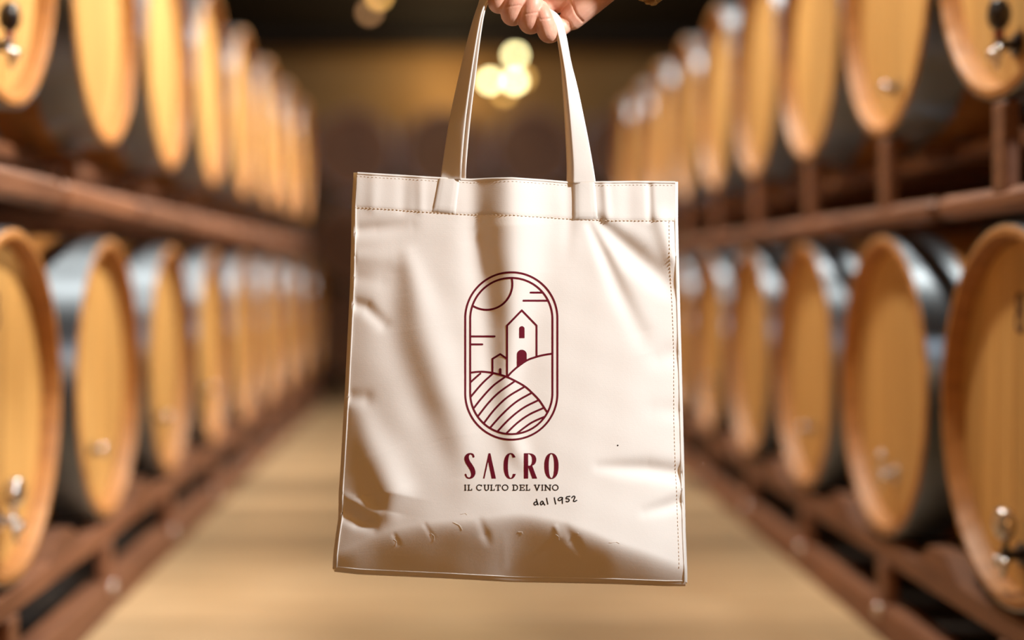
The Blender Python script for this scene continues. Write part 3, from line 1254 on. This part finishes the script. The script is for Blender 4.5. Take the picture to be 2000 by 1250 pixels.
def fn_sky(x, y):
    d = np.abs(np.hypot(x - 950.4, y - 554.6) - 50.4) - HW
    for x0, x1, yy in ((1036.5, 1066, 571.4), (1022.5, 1075, 587.2), (915, 966, 657), (915, 942, 672.6)):
        d = np.minimum(d, sd_seg(x, y, (x0, yy), (x1, yy), HW, HW))
    return clip_in(x, y, d)


def fn_house(x, y):
    d = sd_line(x, y, [(990.4, 734), (990.4, 635.9), (1019.2, 606.2), (1048, 635.9), (1048, 696)], HW)
    d = np.minimum(d, sd_line(x, y, [(961.9, 728), (961.9, 700.8), (977, 691.6), (990, 700.6)], HW))
    d = np.minimum(d, np.maximum(sd_stadium(x, y, 1019.3, 642.3, 700, 5.3), y - 660.4))
    hy = np.interp(x, [p[0] for p in HILL_R], [p[1] for p in HILL_R])
    d = np.minimum(d, np.maximum(sd_stadium(x, y, 1019.2, 692.7, 760, 9.7), y - hy))
    d = np.minimum(d, np.maximum(sd_stadium(x, y, 977, 721.5, 760, 2.5), y - 732))
    return d


def fn_hills(x, y):
    d = np.minimum(sd_line(x, y, HILL_L, HW), sd_line(x, y, HILL_R, HW))
    hy = np.interp(x, [p[0] for p in HILL_L], [p[1] for p in HILL_L])
    s_ = np.full(x.shape, 1e9)
    for q in STR:
        s_ = np.minimum(s_, sd_line(x, y, smooth(z2(q)), HW))
    d = np.minimum(d, np.maximum(s_, (hy - y) * .7))
    return clip_in(x, y, d)


def fn_emblem(x, y):
    return np.minimum(np.minimum(fn_ring(x, y), fn_sky(x, y)), np.minimum(fn_house(x, y), fn_hills(x, y)))


ink('printed_emblem', fn_emblem, 905, 1093, 528, 863, 0.5, M_INK, tote)

ZS = 200 * 10 / 220.0      # zoom units per px of the lettering drawings


def zfn(f):
    return lambda x, y: f((x - 890) * ZS, (y - 870) * ZS) / ZS


def g_S(x, y):
    return sd_line(x, y, [tuple(p) for p in catmull([(318, 198, 18), (303, 163, 17), (262, 147, 13), (218, 168, 25), (196, 222, 40), (214, 290, 42), (258, 360, 43),
                                                   (298, 430, 43), (312, 498, 39), (290, 556, 24), (240, 580, 13), (196, 560, 13), (177, 516, 15)], 8)], 10)


def g_A(x, y):
    return sd_poly(x, y, [(583, 138), (617, 138), (716, 588), (640, 588), (578, 285), (512, 588), (487, 588)])


def g_C(x, y):
    o = np.where(x < 977, sd_ell(x, y, 977, 365, 125, 230, 2.3), sd_ell(x, y, 977, 365, 108, 230, 2.3))
    i = sd_ell(x, y, 977, 365, 48, 211, 2.2)
    cut = sd_poly(x, y, [(977, 215), (1000, 218), (1100, 205), (1100, 505), (1000, 505), (977, 510)])
    return np.maximum(np.maximum(o, -i), -cut)


def g_R(x, y):
    st = sd_box(x, y, 1212, 1288, 138, 588)
    o = np.maximum(sd_ell(x, y, 1300, 254, 132, 116, 2.2), 1260 - x)
    i = np.maximum(sd_ell(x, y, 1294, 260, 62, 105, 2.2), 1288 - x)
    bowl = np.maximum(o, -i)
    leg = sd_poly(x, y, [(1280, 358), (1360, 358), (1447, 588), (1362, 588), (1293, 398)])
    return np.minimum(np.minimum(st, bowl), leg)


def g_O(x, y):
    return np.maximum(sd_ell(x, y, 1701, 365, 127, 230, 2.2), -sd_ell(x, y, 1701, 365, 47, 211, 2.2))


for g, a, b in ((g_S, 145, 365), (g_A, 478, 725), (g_C, 840, 1080), (g_R, 1203, 1457), (g_O, 1565, 1838)):
    ink('printed_letter', zfn(g), 890 + a / ZS, 890 + b / ZS, 884, 937, 0.35, M_INK, tote)

yt_, yb_, sw, sf = 702.0, 796.0, 10.0, 7.0


def serif(c, y, hw):
    return [((c - hw, y), (c + hw, y), sf)]


def L_I(c):
    return [((c, yt_), (c, yb_), sw)] + serif(c, yt_, 13) + serif(c, yb_, 13)


def L_L(x0, x1):
    c = x0 + 26
    return [((c, yt_), (c, yb_), sw)] + serif(c, yt_, 17) + [((x0 + 8, yb_), (x1 - 7, yb_), sf), ((x1 - 7, yb_), (x1 - 7, yb_ - 24), sf)]


def arc(cx, cy, rx, ry, a0, a1, n, r):
    A_ = [math.radians(a0 + (a1 - a0) * i / n) for i in range(n + 1)]
    P = [(cx + rx * math.cos(a), cy + ry * math.sin(a)) for a in A_]
    return [(p, q, r) for p, q in zip(P[:-1], P[1:])]


def L_O(x0, x1):
    return arc((x0 + x1) / 2, 748, (x1 - x0) / 2 - 9, 48, 0, 360, 28, 9)


def L_C(x0, x1):
    return arc((x0 + x1) / 2 + 4, 748, (x1 - x0) / 2 - 8, 48, 52, 318, 22, 9) + [((x1 - 9, 700), (x1 - 9, 722), sf)]


def L_U(x0, x1):
    a, b = x0 + 26, x1 - 26
    m = (a + b) / 2
    return [((a, yt_), (a, 762), sw), ((b, yt_), (b, 762), sw)] + arc(m, 762, (b - a) / 2, 36, 0, 180, 14, sw - 1) + serif(a, yt_, 17) + serif(b, yt_, 17)


def L_T(x0, x1):
    c = (x0 + x1) / 2
    return [((c, yt_), (c, yb_), sw), ((x0 + 7, yt_), (x1 - 7, yt_), sf), ((x0 + 7, yt_), (x0 + 7, yt_ + 26), sf), ((x1 - 7, yt_), (x1 - 7, yt_ + 26), sf)] + serif(c, yb_, 18)


def L_D(x0, x1):
    c = x0 + 26
    return [((c, yt_), (c, yb_), sw), ((x0 + 7, yt_), (x0 + 52, yt_), sf + 1), ((x0 + 7, yb_), (x0 + 52, yb_), sf + 1)] + arc(x0 + 52, 749, x1 - x0 - 61, 47, -90, 90, 18, 9)


def L_E(x0, x1):
    c = x0 + 26
    return [((c, yt_), (c, yb_), sw), ((x0 + 7, yt_), (x1 - 9, yt_), sf), ((x0 + 7, yb_), (x1 - 7, yb_), sf), ((c, 748), (x1 - 28, 748), sf),
            ((x1 - 9, yt_), (x1 - 9, yt_ + 24), sf), ((x1 - 7, yb_), (x1 - 7, yb_ - 26), sf), ((x1 - 28, 736), (x1 - 28, 760), sf - 1)]


def L_V(x0, x1):
    c = (x0 + x1) / 2
    return [((x0 + 20, yt_), (c, yb_ + 2), sw), ((x1 - 20, yt_), (c, yb_ + 2), sw)] + serif(x0 + 22, yt_, 17) + serif(x1 - 22, yt_, 17)


def L_N(x0, x1):
    a, b = x0 + 26, x1 - 24
    return [((a, yt_), (a, yb_), sw - 1), ((b, yt_), (b, yb_), sw - 1), ((a, yt_), (b, yb_), sw)] + serif(a - 4, yt_, 15) + serif(a, yb_, 18) + serif(b, yt_, 18)


TAG = [L_I(171), L_L(208, 293), L_C(362, 472), L_U(492, 608), L_L(610, 695), L_T(708, 802), L_O(820, 938), L_D(1004, 1110), L_E(1130, 1228),
       L_L(1238, 1322), L_V(1388, 1504), L_I(1540), L_N(1570, 1702), L_O(1712, 1828)]
for q in TAG:
    def fn(x, y, q=q):
        d = np.full(x.shape, 1e9)
        for a, b, r in q:
            d = np.minimum(d, sd_seg(x, y, a, b, r, r))
        return d
    xs_ = [p[0] for a, b, r in q for p in (a, b)]
    ink('printed_letter', zfn(fn), 890 + (min(xs_) - 16) / ZS, 890 + (max(xs_) + 16) / ZS, 944, 961, 0.28, M_INKB, tote)

HS = 2000 / 110.0
HAND = [
    [[(345, 470), (300, 458), (255, 480), (238, 525), (262, 565), (310, 560), (350, 520), (360, 480)], [(325, 368), (348, 470), (385, 558)]],
    [[(560, 455), (525, 432), (485, 460), (466, 520), (490, 562), (535, 540), (565, 470), (585, 520), (622, 565)]],
    [[(685, 325), (705, 430), (730, 538)]],
    [[(960, 310), (980, 420), (1008, 530)]],
    [[(1255, 312), (1190, 298), (1120, 330), (1096, 380), (1140, 412), (1210, 380), (1252, 318)], [(1250, 320), (1243, 420), (1248, 512)]],
    [[(1512, 262), (1450, 270), (1395, 285), (1378, 345), (1440, 345), (1487, 385), (1470, 435), (1425, 455), (1378, 440)]],
    [[(1580, 312), (1615, 268), (1660, 252), (1690, 285), (1672, 340), (1645, 400), (1642, 435), (1690, 438), (1755, 405)]],
]
for g in HAND:
    def fn(x, y, g=g):
        X, Y = (x - 1030) * HS, (y - 955) * HS
        d = np.full(x.shape, 1e9)
        for q in g:
            d = np.minimum(d, sd_line(X, Y, smooth(q), 21))
        return d / HS
    xs_ = [p[0] for q in g for p in q]
    ink('handwritten_character', fn, 1030 + (min(xs_) - 30) / HS, 1030 + (max(xs_) + 30) / HS, 966, 989, 0.28, M_INKB, tote)

# tiny dark speck on the cloth
ink('speck', lambda x, y: np.hypot(x - 1206.5, y - 870) - 1.5, 1203, 1210, 867, 873, 0.4, M_INKB, tote)

# ------------------------------------------------------------------ the hand that holds the tote
person = thing('person', 'hand and forearm in a golden brown knit sleeve, fingers curled around tote handles', 'person',
               tuple(world(1040, 20, 0)))
P0 = np.array(world(1040, 20, 0))


def hp(x, y, h):
    return Vector(world(x, y, h) - P0)


bm = bmesh.new()


def limb(pts, k=8, sec=18, flat=1.0):
    """Tapered rounded tube through (x, y, h, r) in pixels, ends closed by caps."""
    Q = catmull(pts, k)
    rings = []
    n = len(Q)
    cs = [hp(*q[:3]) for q in Q]
    first = last = None
    up = Vector((0.3, -1, 0.2))
    allr = []
    for i in range(n):
        d = (cs[min(i + 1, n - 1)] - cs[max(i - 1, 0)]).normalized()
        allr.append((cs[i], d, Q[i][3] * PX))
    d0, d1 = allr[0][1], allr[-1][1]
    seq = []
    for a in (80, 60, 40, 20):
        A_ = math.radians(a)
        seq.append((allr[0][0] - d0 * allr[0][2] * math.sin(A_), d0, allr[0][2] * math.cos(A_)))
    seq += allr
    for a in (20, 40, 60, 80):
        A_ = math.radians(a)
        seq.append((allr[-1][0] + d1 * allr[-1][2] * math.sin(A_), d1, allr[-1][2] * math.cos(A_)))
    prev = None
    for c, d, r in seq:
        if prev is None:
            u = d.orthogonal().normalized()
        else:
            u = (prev - d * prev.dot(d)).normalized()
        prev = u
        v = d.cross(u)
        rings.append([bm.verts.new(c + u * r * math.cos(2 * PI * q / sec) + v * r * math.sin(2 * PI * q / sec)) for q in range(sec)])
    for a, b in zip(rings[:-1], rings[1:]):
        for q in range(sec):
            bm.faces.new((a[q], a[(q + 1) % sec], b[(q + 1) % sec], b[q]))
    bm.faces.new(rings[0][::-1])
    bm.faces.new(rings[-1])


# fingers: knuckle behind the strap, under it, and up again in front with the tips turned in
limb([(1118, 34, -30, 20), (1098, 50, -27, 19), (1078, 63, -10, 20), (1070, 62, 8, 20.5), (1065, 46, 20, 18.5), (1060, 28, 23, 16.5), (1058, 14, 14, 13)])
limb([(1085, 2, -42, 22), (1060, 22, -36, 20.5), (1042, 44, -14, 20.5), (1034, 43, 8, 22), (1036, 24, 22, 20), (1041, 6, 25, 18), (1045, -10, 14, 15)])
limb([(1052, -22, -46, 22), (1026, 4, -38, 20.5), (1006, 28, -14, 20.5), (999, 27, 8, 21.5), (1003, 10, 22, 19.5), (1011, -4, 25, 18), (1016, -16, 14, 15)])
limb([(1022, -44, -44, 21), (996, -16, -36, 20), (979, 5, -14, 19.5), (972, 5, 8, 19.5), (974, -12, 20, 18), (981, -32, 22, 16), (986, -46, 12, 13)])
# palm: metacarpals fan out from the wrist
limb([(1118, 34, -26, 25), (1140, 12, -20, 29), (1176, -22, -14, 33), (1215, -62, -8, 40)])
limb([(1085, 2, -40, 25), (1120, -12, -32, 28), (1165, -42, -22, 32), (1212, -75, -10, 38)])
limb([(1052, -22, -44, 25), (1095, -38, -38, 28), (1150, -62, -28, 32), (1210, -90, -14, 38)])
limb([(1022, -44, -42, 24), (1075, -62, -38, 28), (1140, -84, -28, 32), (1208, -102, -16, 36)])
limb([(1125, -2, -14, 18), (1150, -20, -6, 20), (1185, -48, 0, 24)])
# thumb and its base
limb([(1205, -100, 6, 32), (1165, -112, 18, 34), (1118, -112, 28, 28), (1074, -92, 34, 23), (1040, -62, 34, 20), (1020, -44, 30, 17)])
# wrist and forearm
limb([(1190, -75, -8, 46), (1230, -100, -8, 46), (1300, -160, -10, 52), (1420, -262, -14, 64), (1560, -382, -20, 76)], 6, 24)
raw = bpy.data.meshes.new('raw_hand')
bmesh.ops.recalc_face_normals(bm, faces=bm.faces)
bm.to_mesh(raw)
bm.free()


def skin_mat():
    m, nt, p = new_mat('skin', (0.72, 0.38, 0.27), 0.5)
    N, L = nt.nodes, nt.links
    tc = N.new('ShaderNodeTexCoord')
    n1 = N.new('ShaderNodeTexNoise')
    n1.inputs['Scale'].default_value = 55
    n1.inputs['Detail'].default_value = 3
    L.new(tc.outputs['Object'], n1.inputs['Vector'])
    r = N.new('ShaderNodeValToRGB')
    r.color_ramp.elements[0].color = (0.70, 0.34, 0.24, 1)
    r.color_ramp.elements[1].color = (0.80, 0.46, 0.33, 1)
    r.color_ramp.elements[0].position = 0.38
    r.color_ramp.elements[1].position = 0.62
    L.new(n1.outputs['Fac'], r.inputs['Fac'])
    L.new(r.outputs['Color'], p.inputs['Base Color'])
    n2 = N.new('ShaderNodeTexNoise')
    n2.inputs['Scale'].default_value = 700
    n2.inputs['Detail'].default_value = 2
    L.new(tc.outputs['Object'], n2.inputs['Vector'])
    b = N.new('ShaderNodeBump')
    b.inputs['Strength'].default_value = 0.2
    b.inputs['Distance'].default_value = 0.0006
    L.new(n2.outputs['Fac'], b.inputs['Height'])
    L.new(b.outputs['Normal'], p.inputs['Normal'])
    p.inputs['Subsurface Weight'].default_value = 0.15
    p.inputs['Subsurface Radius'].default_value = (0.008, 0.003, 0.0015)
    p.inputs['Subsurface Scale'].default_value = 0.6
    return m


M_SKIN = skin_mat()
tmp = bpy.data.objects.new('raw_hand', raw)
put(tmp)
rm = tmp.modifiers.new('remesh', 'REMESH')
rm.mode = 'VOXEL'
rm.voxel_size = 0.0011
sm = tmp.modifiers.new('smooth', 'SMOOTH')
sm.iterations = 3
sm.factor = 0.5
bpy.context.view_layer.update()
dg = bpy.context.evaluated_depsgraph_get()
hand_me = bpy.data.meshes.new_from_object(tmp.evaluated_get(dg))
bpy.data.objects.remove(tmp)
# creases of the palm and finger joints, pressed into the surface
co = np.empty(len(hand_me.vertices) * 3)
hand_me.vertices.foreach_get('co', co)
co = co.reshape(-1, 3)
no = np.array([v.normal[:] for v in hand_me.vertices])
W = co + P0
wx = W[:, 0] / W[:, 1] * F + VX
wy = (CAMZ - W[:, 2]) / W[:, 1] * F + VY
facing = no[:, 1] < -0.1
dsp = np.zeros(len(co))
for pts, wd, dep in (([(1108, -22), (1118, 8), (1126, 28), (1138, 42)], 2.2, 2.2), ([(1084, 22), (1100, 32), (1112, 42), (1116, 52)], 2.0, 2.0),
                     ([(1056, 38), (1074, 36)], 1.6, 1.0), ([(1024, 28), (1050, 24)], 1.6, 0.9), ([(988, 14), (1016, 10)], 1.6, 0.9)):
    d = sd_line(wx, wy, [tuple(p) for p in catmull(pts, 6)], 0)
    dsp += dep * PX * np.exp(-(d / wd) ** 2)
co -= no * (dsp * facing)[:, None]
hand_me.vertices.foreach_set('co', co.ravel())
hand_me.materials.clear()
hand_me.materials.append(M_SKIN)
hand_me.polygons.foreach_set('use_smooth', [True] * len(hand_me.polygons))
hand_me.update()
hand_me.name = 'body'
obj('body', hand_me, person)


def knit_mat():
    m, nt, p = new_mat('golden_knit', (0.50, 0.30, 0.10), 0.9)
    N, L = nt.nodes, nt.links
    tc = N.new('ShaderNodeTexCoord')
    n1 = N.new('ShaderNodeTexNoise')
    n1.inputs['Scale'].default_value = 260
    n1.inputs['Detail'].default_value = 3
    L.new(tc.outputs['Object'], n1.inputs['Vector'])
    b = N.new('ShaderNodeBump')
    b.inputs['Strength'].default_value = 0.8
    b.inputs['Distance'].default_value = 0.002
    L.new(n1.outputs['Fac'], b.inputs['Height'])
    L.new(b.outputs['Normal'], p.inputs['Normal'])
    return m


M_KNIT = knit_mat()
# sleeve: ribbed cuff round the wrist, its lower edge hanging into the frame
axis0, axis1 = hp(1214, -66, -8), hp(1580, -398, -20)
ad = (axis1 - axis0).normalized()
u0 = ad.orthogonal().normalized()
v0 = ad.cross(u0)
ns, nl = 96, 30
V, Fs = [], []
for shell, inner in ((0, 1.0), (1, 0.94)):
    for j in range(nl):
        k = j / (nl - 1)
        for q in range(ns):
            a = 2 * PI * q / ns
            rib = (1.6 * math.cos(a * 24) if k < 0.35 else 0.4 * math.cos(a * 24)) + 3 * math.sin(3 * a + 9 * k) * (k > .3) * .6
            R = (101 + 12 * k + rib + (4 * math.sin(k * 40) if k > 0.35 else 0)) * PX * inner
            c = axis0.lerp(axis1, k) + ad * (2.5 * math.cos(a * 24) * PX * (1 if j == 0 else 0))
            V.append(tuple(c + u0 * R * math.cos(a) + v0 * R * math.sin(a)))
for sh in range(2):
    for j in range(nl - 1):
        for q in range(ns):
            q2 = (q + 1) % ns
            o_ = sh * nl * ns
            f = (o_ + j * ns + q, o_ + j * ns + q2, o_ + (j + 1) * ns + q2, o_ + (j + 1) * ns + q)
            Fs.append(f if sh else f[::-1])
for q in range(ns):
    q2 = (q + 1) % ns
    Fs.append((q, nl * ns + q, nl * ns + q2, q2)[::-1])
obj('sleeve', mesh('sleeve', V, Fs, M_KNIT, True), person)
